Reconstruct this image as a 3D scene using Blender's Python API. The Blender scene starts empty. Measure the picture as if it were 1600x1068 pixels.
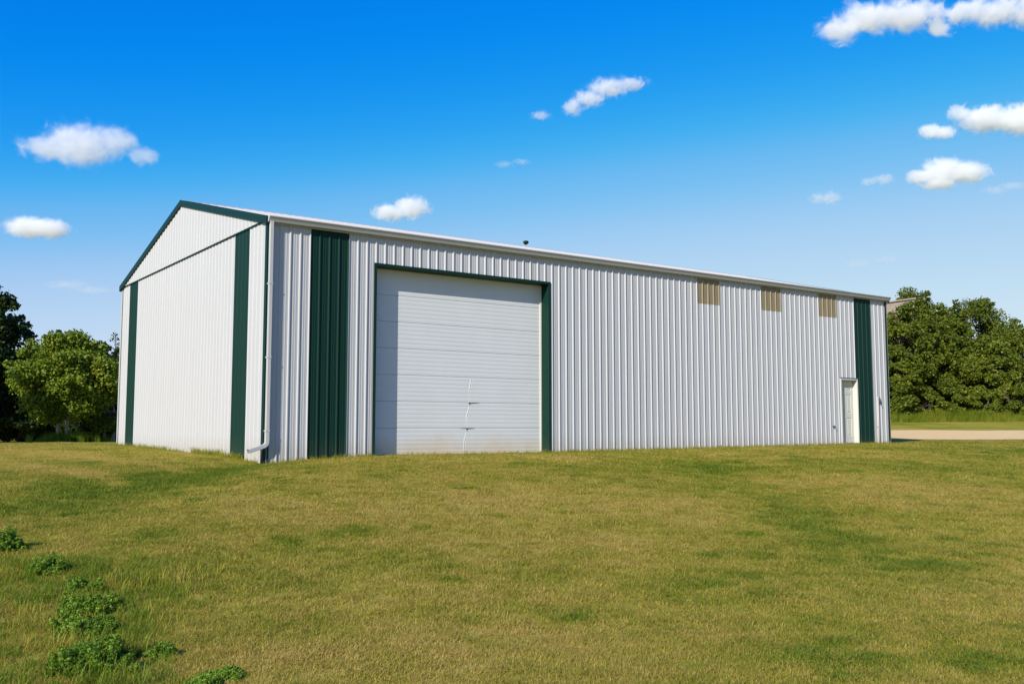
import bpy, math, random
import numpy as np
from mathutils import Vector

rnd = random.Random(7)
rng = np.random.default_rng(7)
S = bpy.context.scene
COL = S.collection
R = math.radians

# ------------------------------------------------------------------ camera
CAM = np.array([-7.5287, -19.5709, 0.4419])
PITCH, YAW, FPX = 0.0906, 0.9552, 1523.5
cam = bpy.data.cameras.new('camera')
cam.sensor_fit = 'HORIZONTAL'
cam.sensor_width = 36.0
cam.lens = FPX / 1600 * 36.0
cam.clip_start = 0.05
cam.clip_end = 6000
camo = bpy.data.objects.new('camera', cam)
COL.objects.link(camo)
camo.location = CAM
camo.rotation_euler = (math.pi / 2 + PITCH, 0, YAW - math.pi / 2)
S.camera = camo

# ------------------------------------------------------------------ light
SUN = Vector((-0.78, -0.36, 0.51)).normalized()          # direction towards the sun
ELEV = math.asin(SUN.z)
AZ = math.atan2(SUN.x, SUN.y)
w = bpy.data.worlds.new('World')
S.world = w
w.use_nodes = True
nt = w.node_tree
nt.nodes.clear()
sky = nt.nodes.new('ShaderNodeTexSky')
sky.sky_type = 'NISHITA'
sky.sun_disc = False
sky.sun_elevation = ELEV
sky.sun_rotation = AZ
sky.altitude = 0.0
sky.air_density = 1.0
sky.dust_density = 0.3
sky.ozone_density = 4.0
sc1 = nt.nodes.new('ShaderNodeVectorMath')
sc1.operation = 'SCALE'
sc1.inputs['Scale'].default_value = 0.1
cv = nt.nodes.new('ShaderNodeRGBCurve')                   # camera-like grade of the whole sky: deeper blue aloft, capped glare
def curve(c, pts):
    while len(c.points) < len(pts):
        c.points.new(.5, .5)
    for p_, (x_, y_) in zip(c.points, pts):
        p_.location = (x_, y_)
        p_.handle_type = 'AUTO_CLAMPED'
curve(cv.mapping.curves[0], [(0, 0), (.12, .002), (.155, .025), (.20, .17), (.31, .50), (.60, .76), (1, .80)])
curve(cv.mapping.curves[1], [(0, 0), (.10, .10), (.21, .255), (.26, .34), (.35, .53), (.51, .73), (.75, .86), (1, .88)])
curve(cv.mapping.curves[2], [(0, 0), (.20, .50), (.40, .94), (.59, .97), (.75, .98), (1, .98)])
cv.mapping.update()
sc2 = nt.nodes.new('ShaderNodeVectorMath')
sc2.operation = 'SCALE'
sc2.inputs['Scale'].default_value = 10.0
bg = nt.nodes.new('ShaderNodeBackground')
bg.inputs['Strength'].default_value = 0.073
wo = nt.nodes.new('ShaderNodeOutputWorld')
nt.links.new(sky.outputs[0], sc1.inputs[0])
nt.links.new(sc1.outputs[0], cv.inputs['Color'])
nt.links.new(cv.outputs[0], sc2.inputs[0])
nt.links.new(sc2.outputs[0], bg.inputs['Color'])
nt.links.new(bg.outputs[0], wo.inputs['Surface'])

sl = bpy.data.lights.new('sun', 'SUN')
sl.energy = 5.0
sl.angle = R(0.53)
sl.color = (1.0, 0.945, 0.86)
so = bpy.data.objects.new('sun', sl)
COL.objects.link(so)
so.location = (-60, -30, 50)
so.rotation_euler = SUN.to_track_quat('Z', 'Y').to_euler()

S.view_settings.view_transform = 'Standard'
S.view_settings.look = 'None'
S.view_settings.gamma = 1.0
S.view_settings.exposure = 0.32
S.view_settings.use_curve_mapping = False
S.cycles.use_denoising = True
S.cycles.max_bounces = 12
S.cycles.volume_bounces = 10
S.cycles.transparent_max_bounces = 12
S.cycles.volume_max_steps = 256

FWH = np.array([math.cos(YAW), math.sin(YAW)])           # horizontal view direction
RT = np.array([math.sin(YAW), -math.cos(YAW)])

# ------------------------------------------------------------------ helpers
def link(o, parent=None):
    COL.objects.link(o)
    if parent is not None:
        o.parent = parent
    return o

def tag(o, label=None, cat=None, group=None, kind=None):
    for k, v in (('label', label), ('category', cat), ('group', group), ('kind', kind)):
        if v:
            o[k] = v
    return o

def empty(name, loc, parent=None):
    o = bpy.data.objects.new(name, None)
    o.empty_display_size = 0.3
    o.location = loc
    return link(o, parent)

def mesh_np(name, verts, faces, mat=None, smooth=False, quads=True):
    """verts (n,3), faces (m,k) numpy arrays -> mesh data"""
    verts = np.asarray(verts, np.float32)
    faces = np.asarray(faces, np.int32)
    k = faces.shape[1]
    me = bpy.data.meshes.new(name)
    me.vertices.add(len(verts))
    me.vertices.foreach_set('co', verts.ravel())
    me.loops.add(faces.size)
    me.loops.foreach_set('vertex_index', faces.ravel())
    me.polygons.add(len(faces))
    me.polygons.foreach_set('loop_start', np.arange(0, faces.size, k, dtype=np.int32))
    me.update(calc_edges=True)
    if smooth:
        me.polygons.foreach_set('use_smooth', np.ones(len(faces), bool))
    if mat:
        me.materials.append(mat)
    return me

class MB:
    """collects boxes, prisms and tubes into ONE mesh"""
    def __init__(s):
        s.v, s.f = [], []
    def add(s, vs, fs):
        n = len(s.v)
        s.v += [tuple(v) for v in vs]
        s.f += [tuple(i + n for i in f) for f in fs]
        return s
    def box(s, x0, y0, z0, x1, y1, z1):
        return s.add([(x0, y0, z0), (x1, y0, z0), (x1, y1, z0), (x0, y1, z0),
                      (x0, y0, z1), (x1, y0, z1), (x1, y1, z1), (x0, y1, z1)],
                     [(0, 3, 2, 1), (4, 5, 6, 7), (0, 1, 5, 4), (1, 2, 6, 5), (2, 3, 7, 6), (3, 0, 4, 7)])
    def prism_x(s, prof, x0, x1):
        """closed (y,z) profile swept along x"""
        n = len(prof)
        return s.add([(x0, y, z) for y, z in prof] + [(x1, y, z) for y, z in prof],
                     [tuple(range(n))[::-1], tuple(range(n, 2 * n))] +
                     [(i, (i + 1) % n, n + (i + 1) % n, n + i) for i in range(n)])
    def tube(s, pts, rads, n=8, cap=True):
        pts = [Vector(p) for p in pts]
        vs, fs = [], []
        for i, p in enumerate(pts):
            a = pts[max(i - 1, 0)]
            b = pts[min(i + 1, len(pts) - 1)]
            d = (b - a).normalized()
            u = d.orthogonal().normalized() if abs(d.z) > .95 else d.cross(Vector((0, 0, 1))).normalized()
            v = d.cross(u)
            r = rads[i] if hasattr(rads, '__len__') else rads
            for k in range(n):
                t = 2 * math.pi * k / n
                vs.append(p + u * r * math.cos(t) + v * r * math.sin(t))
        for i in range(len(pts) - 1):
            for k in range(n):
                fs.append((i * n + k, i * n + (k + 1) % n, (i + 1) * n + (k + 1) % n, (i + 1) * n + k))
        if cap:
            fs.append(tuple(range(n))[::-1])
            fs.append(tuple(range((len(pts) - 1) * n, len(pts) * n)))
        return s.add(vs, fs)
    def build(s, name, mat, parent=None, bevel=0, smooth=False):
        me = bpy.data.meshes.new(name)
        me.from_pydata(s.v, [], s.f)
        me.materials.append(mat)
        if smooth:
            for p in me.polygons:
                p.use_smooth = True
        me.update()
        o = bpy.data.objects.new(name, me)
        if bevel:
            m = o.modifiers.new('bevel', 'BEVEL')
            m.width = bevel
            m.segments = 2
            m.limit_method = 'ANGLE'
        return link(o, parent)

def lattice_noise(x, y, scale, seed):
    """smooth value noise, numpy"""
    r = np.random.default_rng(seed)
    N = 256
    L = r.random((N, N))
    fx, fy = np.asarray(x) / scale + 1000.3, np.asarray(y) / scale + 1000.7
    ix, iy = np.floor(fx).astype(int), np.floor(fy).astype(int)
    tx, ty = fx - ix, fy - iy
    tx, ty = tx * tx * (3 - 2 * tx), ty * ty * (3 - 2 * ty)
    g = lambda a, b: L[a % N, b % N]
    return ((g(ix, iy) * (1 - tx) + g(ix + 1, iy) * tx) * (1 - ty) +
            (g(ix, iy + 1) * (1 - tx) + g(ix + 1, iy + 1) * tx) * ty)

def fbm(x, y, scale, seed, octs=4):
    t, a, n = 0, 1.0, 0
    for k in range(octs):
        t = t + a * (lattice_noise(x, y, scale / 2 ** k, seed + k) - .5)
        n += a
        a *= .55
    return t / n

def sstep(a, b, x):
    t = np.clip((np.asarray(x, float) - a) / (b - a), 0, 1)
    return t * t * (3 - 2 * t)

def at(u, dist):
    """plan position on the sight line of photo column u at a view depth (metres)"""
    q = (u - 800) / FPX * dist
    p = CAM[:2] + FWH * dist + RT * q
    return float(p[0]), float(p[1])

def zt(v, dist):
    return float(CAM[2] + (672.4 - v) / FPX * dist)

# ------------------------------------------------------------------ materials
def mat(name):
    m = bpy.data.materials.new(name)
    m.use_nodes = True
    m.node_tree.nodes.clear()
    return m, m.node_tree.nodes, m.node_tree.links

def out(n, l, shader, vol=None, disp=None):
    o = n.new('ShaderNodeOutputMaterial')
    if shader:
        l.new(shader, o.inputs['Surface'])
    if vol:
        l.new(vol, o.inputs['Volume'])
    return o

def ramp(n, stops, interp='LINEAR'):
    r = n.new('ShaderNodeValToRGB')
    r.color_ramp.interpolation = interp
    e = r.color_ramp.elements
    while len(e) < len(stops):
        e.new(.5)
    for el, (p, c) in zip(e, stops):
        el.position = p
        el.color = (*c, 1) if len(c) == 3 else c
    return r

def noise(n, l, vec, scale, detail=4, rough=.55, dist=0):
    t = n.new('ShaderNodeTexNoise')
    t.inputs['Scale'].default_value = scale
    t.inputs['Detail'].default_value = detail
    t.inputs['Roughness'].default_value = rough
    t.inputs['Distortion'].default_value = dist
    if vec is not None:
        l.new(vec, t.inputs['Vector'])
    return t

def math_(n, l, op, a, b=None, c=None, clamp=False):
    m = n.new('ShaderNodeMath')
    m.operation = op
    m.use_clamp = clamp
    for i, x in enumerate((a, b, c)):
        if x is None:
            continue
        if hasattr(x, 'is_linked'):
            l.new(x, m.inputs[i])
        else:
            m.inputs[i].default_value = x
    return m.outputs[0]

def mix(n, l, fac, a, b, blend='MIX'):
    m = n.new('ShaderNodeMix')
    m.data_type = 'RGBA'
    m.blend_type = blend
    for s, x in ((m.inputs[0], fac), (m.inputs[6], a), (m.inputs[7], b)):
        if hasattr(x, 'is_linked'):
            l.new(x, s)
        elif isinstance(x, (int, float)):
            s.default_value = x
        else:
            s.default_value = (*x, 1)
    return m.outputs[2]

def principled(n, l, col, rough=.5, metal=0, spec=.5, bump=None, bstr=.1, bdist=.01):
    p = n.new('ShaderNodeBsdfPrincipled')
    if hasattr(col, 'is_linked'):
        l.new(col, p.inputs['Base Color'])
    else:
        p.inputs['Base Color'].default_value = (*col, 1)
    p.inputs['Roughness'].default_value = rough
    p.inputs['Metallic'].default_value = metal
    p.inputs['Specular IOR Level'].default_value = spec
    if bump is not None:
        b = n.new('ShaderNodeBump')
        b.inputs['Strength'].default_value = bstr
        b.inputs['Distance'].default_value = bdist
        l.new(bump, b.inputs['Height'])
        l.new(b.outputs[0], p.inputs['Normal'])
    return p

def geo_pos(n):
    return n.new('ShaderNodeNewGeometry').outputs['Position']

def painted_metal(name, col, dirt=(.30, .25, .16), dirt_h=.45, dirt_amt=.3, rough=.42, var=.06, spec=.35):
    """factory painted sheet steel: faint chalking, splash dirt near the ground"""
    m, n, l = mat(name)
    pos = geo_pos(n)
    sep = n.new('ShaderNodeSeparateXYZ')
    l.new(pos, sep.inputs[0])
    mp = n.new('ShaderNodeMapping')
    mp.inputs['Scale'].default_value = (3.0, 3.0, .25)
    l.new(pos, mp.inputs['Vector'])
    st = noise(n, l, mp.outputs[0], 1.5, 5)
    chalk = mix(n, l, st.outputs['Fac'], tuple(c * (1 - var) for c in col), tuple(min(1, c * (1 + var)) for c in col))
    d1 = noise(n, l, pos, 6, 5)
    h = math_(n, l, 'SUBTRACT', sep.outputs[2], math_(n, l, 'MULTIPLY', d1.outputs['Fac'], dirt_h))
    mr = n.new('ShaderNodeMapRange')
    mr.inputs['From Min'].default_value = .12
    mr.inputs['From Max'].default_value = -.25
    mr.inputs['To Max'].default_value = dirt_amt
    l.new(h, mr.inputs['Value'])
    c = mix(n, l, mr.outputs[0], chalk, dirt)
    waviness = noise(n, l, pos, 1.1, 1)
    p = principled(n, l, c, rough, 0, spec, waviness.outputs['Fac'], .25, .012)
    out(n, l, p.outputs[0])
    return m

M = {}
M['white'] = painted_metal('white_steel', (.43, .43, .43))
M['gutter'] = painted_metal('white_gutter', (.43, .425, .41), dirt_amt=0)
M['roof'] = painted_metal('roof_steel', (.40, .395, .385), dirt_amt=0, var=.08, rough=.6)
M['green'] = painted_metal('green_steel', (.005, .028, .0195), dirt=(.10, .10, .06), dirt_amt=.10, rough=.45, spec=.12)
M['door'] = None
M['doorwhite'] = painted_metal('entry_paint', (.52, .51, .44), dirt_amt=.2)
M['frame'] = painted_metal('frame_paint', (.56, .55, .50), dirt_amt=.2)

m, n, l = mat('overhead_door_paint')
pos = geo_pos(n)
sep = n.new('ShaderNodeSeparateXYZ'); l.new(pos, sep.inputs[0])
mp = n.new('ShaderNodeMapping'); mp.inputs['Scale'].default_value = (1.6, 1, .7); l.new(pos, mp.inputs['Vector'])
a = noise(n, l, mp.outputs[0], 1.2, 5, .6)
b = noise(n, l, pos, 9, 4)
base = mix(n, l, a.outputs['Fac'], (.56, .57, .56), (.62, .625, .615))
hh = math_(n, l, 'SUBTRACT', sep.outputs[2], math_(n, l, 'MULTIPLY', a.outputs['Fac'], .85))
hh = math_(n, l, 'ADD', hh, math_(n, l, 'MULTIPLY', b.outputs['Fac'], .12))
mr = n.new('ShaderNodeMapRange')
mr.inputs['From Min'].default_value = .02
mr.inputs['From Max'].default_value = -.55
mr.inputs['To Max'].default_value = .75
l.new(hh, mr.inputs['Value'])
c = mix(n, l, mr.outputs[0], base, (.50, .38, .22))
p = principled(n, l, c, .5, 0, .3)
out(n, l, p.outputs[0])
M['door'] = m

def plain(name, col, rough=.6, metal=0, nscale=8, var=.15, bstr=.1, spec=.4):
    m, n, l = mat(name)
    t = noise(n, l, geo_pos(n), nscale, 5)
    c = mix(n, l, t.outputs['Fac'], tuple(x * (1 - var) for x in col), tuple(min(1, x * (1 + var)) for x in col))
    p = principled(n, l, c, rough, metal, spec, t.outputs['Fac'], bstr)
    out(n, l, p.outputs[0])
    return m

M['dark'] = plain('dark_gap', (.012, .013, .013), .8)
M['screw'] = plain('screw_head', (.10, .10, .10), .5, .3)
M['pipe'] = plain('pipe_plastic', (.40, .37, .31), .5)
M['fitting'] = plain('grey_fitting', (.10, .11, .13), .45, .4)
M['shingle'] = plain('weathered_boards', (.33, .265, .22), .9, 0, 5, .3, .4)
M['barn'] = plain('barn_boards', (.16, .13, .105), .9, 0, 3, .3, .4)
M['concrete'] = plain('concrete', (.34, .32, .28), .9, 0, 14, .2, .3)

# amber fibreglass
m, n, l = mat('fibreglass')
pos = geo_pos(n)
mp = n.new('ShaderNodeMapping'); mp.inputs['Scale'].default_value = (16, 16, 1.4); l.new(pos, mp.inputs['Vector'])
t = noise(n, l, mp.outputs[0], 2, 5)
c = mix(n, l, t.outputs['Fac'], (.24, .19, .105), (.38, .31, .185))
p = principled(n, l, c, .45, 0, .4)
tr = n.new('ShaderNodeBsdfTranslucent'); l.new(c, tr.inputs[0])
ms = n.new('ShaderNodeMixShader'); ms.inputs[0].default_value = .25
l.new(p.outputs[0], ms.inputs[1]); l.new(tr.outputs[0], ms.inputs[2])
out(n, l, ms.outputs[0])
M['fibre'] = m

# ground and grass share one colour scale: tint 0 = straw, 1 = lush green
TINT = [(0.0, (.54, .40, .110)), (.35, (.43, .36, .052)), (.62, (.30, .30, .028)), (1.0, (.135, .215, .010))]
m, n, l = mat('lawn_soil')
at_ = n.new('ShaderNodeAttribute'); at_.attribute_name = 'tint'
pos = geo_pos(n)
n1 = noise(n, l, pos, 14, 6, .7)
n2 = noise(n, l, pos, 60, 4, .7)
n3 = noise(n, l, pos, 2.2, 4, .6)
f = math_(n, l, 'ADD', at_.outputs['Fac'], math_(n, l, 'MULTIPLY', math_(n, l, 'SUBTRACT', n1.outputs['Fac'], .5), .9))
f = math_(n, l, 'ADD', f, math_(n, l, 'MULTIPLY', math_(n, l, 'SUBTRACT', n3.outputs['Fac'], .5), .35))
rp = ramp(n, TINT); l.new(f, rp.inputs[0])
k = math_(n, l, 'MULTIPLY_ADD', n2.outputs['Fac'], .8, .35)
cmb = n.new('ShaderNodeCombineColor')
for i in range(3): l.new(k, cmb.inputs[i])
c = mix(n, l, 1.0, rp.outputs[0], cmb.outputs[0], 'MULTIPLY')
p = principled(n, l, c, .95, 0, .1, math_(n, l, 'ADD', n2.outputs['Fac'], n1.outputs['Fac']), .9, .03)
out(n, l, p.outputs[0])
M['ground'] = m

def blade_mat(name, stops, inst=True, jitter=.45, transl=.25, nscale=0):
    m, n, l = mat(name)
    isl = n.new('ShaderNodeNewGeometry').outputs['Random Per Island']
    f = math_(n, l, 'MULTIPLY', math_(n, l, 'SUBTRACT', isl, .5), jitter)
    if inst:
        a = n.new('ShaderNodeAttribute'); a.attribute_type = 'INSTANCER'; a.attribute_name = 'tint'
        f = math_(n, l, 'ADD', f, a.outputs['Fac'])
    else:
        oi = n.new('ShaderNodeObjectInfo')
        nn = noise(n, l, geo_pos(n), nscale or .8, 3)
        f = math_(n, l, 'ADD', f, nn.outputs['Fac'])
    r = ramp(n, stops); l.new(f, r.inputs[0])
    p = principled(n, l, r.outputs[0], .6, 0, .25)
    t = n.new('ShaderNodeBsdfTranslucent'); l.new(r.outputs[0], t.inputs[0])
    s = n.new('ShaderNodeMixShader'); s.inputs[0].default_value = transl
    l.new(p.outputs[0], s.inputs[1]); l.new(t.outputs[0], s.inputs[2])
    out(n, l, s.outputs[0])
    return m

M['blade'] = blade_mat('grass_blade', TINT, True, .6, .42)
LEAF = {
 'maple': [(0, (.055, .105, .007)), (.5, (.15, .215, .012)), (1, (.29, .32, .025))],
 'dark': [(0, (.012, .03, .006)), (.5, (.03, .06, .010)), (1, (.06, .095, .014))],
 'mid': [(0, (.038, .066, .005)), (.5, (.100, .138, .010)), (1, (.205, .22, .016))],
 'bright': [(0, (.05, .088, .006)), (.5, (.113, .15, .011)), (1, (.205, .215, .018))],
 'spruce': [(0, (.012, .025, .014)), (.5, (.02, .04, .02)), (1, (.035, .06, .028))],
 'weed': [(0, (.06, .13, .010)), (.5, (.14, .25, .016)), (1, (.27, .38, .04))],
 'tall': [(0, (.05, .075, .012)), (.5, (.10, .13, .011)), (1, (.22, .20, .06))],
}
for k, v in LEAF.items():
    M['leaf_' + k] = blade_mat('leaf_' + k, v, False, .7, .3, .5)
M['bark'] = plain('bark', (.13, .105, .085), .95, 0, 10, .35, .5)
M['bark_pale'] = plain('pale_bark', (.30, .26, .22), .95, 0, 10, .35, .5)

m, n, l = mat('gravel')
pos = geo_pos(n)
n1 = noise(n, l, pos, 18, 6, .75); n2 = noise(n, l, pos, 1.0, 4)
c = mix(n, l, n1.outputs['Fac'], (.58, .39, .175), (.78, .56, .28))
c = mix(n, l, math_(n, l, 'MULTIPLY', n2.outputs['Fac'], .5), c, (.74, .52, .25))
p = principled(n, l, c, .95, 0, .1, n1.outputs['Fac'], .8, .03)
out(n, l, p.outputs[0])
M['gravel'] = m

# ------------------------------------------------------------------ ground
L_B, W_B, H_B = 21.9, 12.2, 4.88
FX = [0, 2.5, 7.5, 14, 21.9]
FZ = [-.19, -.13, -.115, -.06, 0.0]

def ground_z(x, y):
    x, y = np.asarray(x, float), np.asarray(y, float)
    xc, yc = np.clip(x, 0, L_B), np.clip(y, 0, W_B)
    t = yc / W_B
    pad = np.interp(xc, FX, FZ) * (1 - t)
    dx, dy = x - xc, y - yc
    d = np.sqrt(dx * dx + dy * dy) + 1e-6
    wf = np.clip(-dy, 0, None) / d
    wl = np.clip(-dx, 0, None) / d
    amp = .92 * wf ** 1.5 + .40 * wl
    z = pad - amp * sstep(.3, 16, d)
    fw = (x - CAM[0]) * FWH[0] + (y - CAM[1]) * FWH[1]
    q = (x - CAM[0]) * RT[0] + (y - CAM[1]) * RT[1]
    z = z + sstep(5, 14, q) * np.interp(fw, [38, 52, 62, 75, 200], [0, .44, 1.0, 1.25, 1.6])
    z = z + (1 - sstep(-6, 6, q)) * -.16 * sstep(30, 50, fw)
    # hollow running from the downspout to the left
    s = seg_dist(x, y, (-.6, -.6), (-6.5, -7.5))
    z = z - .10 * np.exp(-(s / 1.3) ** 2)
    # mound of the door approach falling off to the right
    s = seg_dist(x, y, (9, -3.5), (2.5, -14))
    z = z - .07 * np.exp(-(s / 1.6) ** 2)
    z = z + .05 * fbm(x, y, 4.5, 31, 3) * sstep(1, 4, d) + .02 * fbm(x, y, .9, 35, 2) * sstep(.3, 2, d)
    return z

def seg_dist(x, y, a, b):
    ax, ay = a; bx, by = b
    t = np.clip(((x - ax) * (bx - ax) + (y - ay) * (by - ay)) / ((bx - ax) ** 2 + (by - ay) ** 2), 0, 1)
    return np.hypot(x - ax - t * (bx - ax), y - ay - t * (by - ay))

MOW = []                                                  # mower tracks (start, end, width, tint change), filled in below

def tint(x, y):
    """how green the grass is"""
    x, y = np.asarray(x, float), np.asarray(y, float)
    t = .35 + .66 * fbm(x, y, 3.2, 51, 4) + .55 * fbm(x, y, .7, 61, 3) + .35 * fbm(x, y, .22, 65, 2)
    s = seg_dist(x, y, (-.4, -.5), (-5.0, -5.2)) + .8 * fbm(x, y, 1.5, 73, 3)
    t = t + .52 * np.exp(-(s / (.55 + .10 * np.hypot(x, y))) ** 2)
    s = seg_dist(x, y, (8.5, -4.2), (2.2, -13.0)) + 1.2 * fbm(x, y, 2.0, 71, 3)
    t = t + .34 * np.exp(-(s / .8) ** 2)
    for a_, b_, wd_, k_ in MOW:
        t = t + k_ * np.exp(-(seg_dist(x, y, a_, b_) / wd_) ** 2)
    q = (x - CAM[0]) * RT[0] + (y - CAM[1]) * RT[1]
    fw = (x - CAM[0]) * FWH[0] + (y - CAM[1]) * FWH[1]
    t = t + .12 * sstep(3, 9, q) * sstep(14, 22, fw)
    # small clover and dandelion rosettes
    sp_ = fbm(x, y, .34, 111, 2)
    t = t + .36 * sstep(.16, .32, sp_)
    # greener, unmown corner by the weeds
    t = t + .04 * sstep(-1.6, -3.4, q) * (1 - sstep(8, 11, fw))
    return np.clip(t, 0, 1)

def gpt(u, v):
    """where the sight line through (u, v) meets the ground"""
    f3 = np.array([FWH[0] * math.cos(PITCH), FWH[1] * math.cos(PITCH), math.sin(PITCH)])
    r3 = np.array([RT[0], RT[1], 0]); u3 = np.cross(r3, f3)
    d = f3 * FPX + r3 * (u - 800) + u3 * (534 - v)
    d /= np.linalg.norm(d)
    t = np.arange(2, 90, .02)
    P = CAM + d * t[:, None]
    k = np.argmax(P[:, 2] < ground_z(P[:, 0], P[:, 1]))
    return P[k]

for (u0, v0, u1, v1, wd_, k_) in ((60, 708, 290, 738, .28, -.40), (0, 724, 185, 757, .30, -.36), (20, 716, 235, 748, .35, .14), (0, 748, 120, 772, .3, .16), (0, 703, 160, 710, .4, -.15),
                                  (1080, 742, 1600, 768, .35, -.16), (1150, 722, 1600, 738, .4, .12), (1250, 712, 1600, 722, .4, -.14)):
    p0, p1 = gpt(u0, v0), gpt(u1, v1)
    MOW.append(((p0[0], p0[1]), (p1[0], p1[1]), wd_, k_))

def wgrid():
    a = [-60, -30, -14, -6, -2, 1]
    a += list(np.arange(2, 30, .22)) + list(np.arange(30, 70, .8)) + list(np.arange(70, 130, 6))
    a += [140, 170, 220, 300, 450, 700, 1100, 1800, 3000]
    return np.array(a, float)
def qgrid():
    h = list(np.arange(0, 14, .22)) + list(np.arange(14, 46, .8)) + list(np.arange(46, 100, 6)) + [110, 150, 220, 350, 600, 1000, 1800, 3000]
    return np.array([-x for x in h[:0:-1]] + h, float)
wg, qg = wgrid(), qgrid()
ROAD0, ROAD1 = 40.4, 52.4
i0 = int(np.argmin(abs(wg - ROAD0))); i1 = int(np.argmin(abs(wg - ROAD1)))
Wm, Qm = np.meshgrid(wg, qg, indexing='ij')
wob = .35 * fbm(Qm * 1.0, Wm * 0 + 3, 5.0, 91, 3) + .25 * fbm(Qm, Wm * 0 + 9, 1.3, 95, 2)
Wm = Wm + wob * sstep(36, 39, Wm) * (1 - sstep(54, 60, Wm)) * 2.0 - .03 * np.clip(Qm - 15, -20, 40) * sstep(36, 39, Wm) * (1 - sstep(54, 60, Wm))
GX = CAM[0] + FWH[0] * Wm + RT[0] * Qm
GY = CAM[1] + FWH[1] * Wm + RT[1] * Qm
GZ = ground_z(GX, GY)
def grid_faces(a, b):
    i = np.arange(a - 1)[:, None]; j = np.arange(b - 1)[None, :]
    k = (i * b + j).ravel()
    return np.stack([k, k + 1, k + b + 1, k + b], 1)[:, ::-1]
me = mesh_np('ground', np.stack([GX, GY, GZ], -1).reshape(-1, 3), grid_faces(*GX.shape), M['ground'], True)
at_t = me.attributes.new('tint', 'FLOAT', 'POINT')
at_t.data.foreach_set('value', tint(GX, GY).ravel().astype(np.float32))
ground = link(bpy.data.objects.new('ground', me))
tag(ground, kind='structure')
js = np.where((qg > 4) & (qg < 300))[0]
sl_ = np.ix_(np.arange(i0, i1 + 1), js)
rv = np.stack([GX[sl_], GY[sl_], GZ[sl_] + .012], -1)
me = mesh_np('gravel_road', rv.reshape(-1, 3), grid_faces(rv.shape[0], rv.shape[1]), M['gravel'], True)
tag(link(bpy.data.objects.new('gravel_road', me)), kind='structure')

# ------------------------------------------------------------------ the metal building
B = empty('metal_building', (0, 0, 0))
tag(B, 'long white ribbed metal shop with green corner stripes and large overhead door', 'building')
PITCH_F = .911
X0 = .9576 - PITCH_F
RIB = .025
def prof_points(p):
    """profile of one rib pitch, rib centred on 0"""
    return [(0, RIB), (.010, RIB), (.029, 0), (p * .33, 0), (p * .33 + .008, .0035), (p * .33 + .020, .0035), (p * .33 + .028, 0),
            (p * .57, 0), (p * .57 + .008, .0035), (p * .57 + .020, .0035), (p * .57 + .028, 0), (p - .029, 0), (p - .010, RIB)]
def ribbed(u0, u1, zlo, zhi, pitch, origin=0.0):
    """(u, out, z) vertices of a ribbed sheet between u0 and u1; zlo/zhi may be functions of u"""
    ks = np.arange(math.floor((u0 - origin) / pitch) - 1, math.ceil((u1 - origin) / pitch) + 1)
    pu, ph = [], []
    for k in ks:
        for a, h in prof_points(pitch):
            pu.append(origin + k * pitch + a); ph.append(h)
    pu, ph = np.array(pu), np.array(ph)
    us = sorted(set([u0, u1] + [float(a) for a in pu if u0 + 1e-4 < a < u1 - 1e-4]))
    hs_ = np.interp(us, pu, ph)
    lo = zlo if callable(zlo) else (lambda u: zlo)
    hi = zhi if callable(zhi) else (lambda u: zhi)
    V, F = [], []
    for a, h in zip(us, hs_):
        V += [(a, h, lo(a)), (a, h, hi(a))]
    for i in range(len(us) - 1):
        F.append((2 * i, 2 * i + 2, 2 * i + 3, 2 * i + 1))
    return V, F

# --- front wall: sheet by sheet
WALL_PARENT = B
pcell = PITCH_F / 4
def panel_mesh(segs, mat_, mapv, name, pitch, origin=0.0):
    mb = MB()
    for (a, b, lo, hi) in segs:
        V, F = ribbed(a, b, lo, hi, pitch, origin)
        mb.add([mapv(*v) for v in V], F)
    me = bpy.data.meshes.new(name)
    me.from_pydata(mb.v, [], mb.f)
    me.materials.append(mat_)
    me.update()
    return me
front = lambda u, h, z: (u, -h, z)
full_w = panel_mesh([(0, PITCH_F, -.4, 4.93)], M['white'], front, 'wall_panel', pcell)
full_g = panel_mesh([(0, PITCH_F, -.4, 4.93)], M['green'], front, 'wall_panel', pcell)
sky_w = panel_mesh([(0, PITCH_F, -.4, 4.12)], M['white'], front, 'wall_panel', pcell)
sky_p = panel_mesh([(0, PITCH_F, 4.08, 4.93)], M['fibre'], lambda u, h, z: (u, -h - .004, z), 'skylight_panel', pcell)
DX0, DX1, DZ = 2.50, 7.50, 4.21
EX0, EX1, EZ = 19.27, 20.18, 2.13
for k in range(24):
    xa = X0 + k * PITCH_F
    xb = xa + PITCH_F
    if k == 23:
        xb = min(xb, L_B)
    segs, special = [], False
    for (o0, o1, oz) in ((DX0, DX1, DZ), (EX0, EX1, EZ)):
        if xb > o0 and xa < o1:
            special = True
            if xa < o0: segs.append((0, o0 - xa, -.4, 4.93))
            segs.append((max(0, o0 - xa), min(PITCH_F, o1 - xa), oz, 4.93))
            if xb > o1: segs.append((o1 - xa, PITCH_F, -.4, 4.93))
    green = k in (1, 22)
    if special:
        hi = 4.12 if k in (14, 17, 20) else 4.93
        segs = [(a, b, lo, min(h, hi) if h > 3 else h) for a, b, lo, h in segs]
        me = panel_mesh(segs, M['green'] if green else M['white'], front, 'wall_panel', pcell)
    elif k in (14, 17, 20):
        me = sky_w
    else:
        me = full_g if green else full_w
    o = bpy.data.objects.new('wall_panel', me)
    o.location = (xa, 0, 0)
    link(o, B)
    if green:
        o['label'] = 'dark green ribbed wall panel'
    if k in (14, 17, 20):
        o = bpy.data.objects.new('skylight_panel', sky_p)
        o.location = (xa, 0, 0)
        link(o, B)
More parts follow.
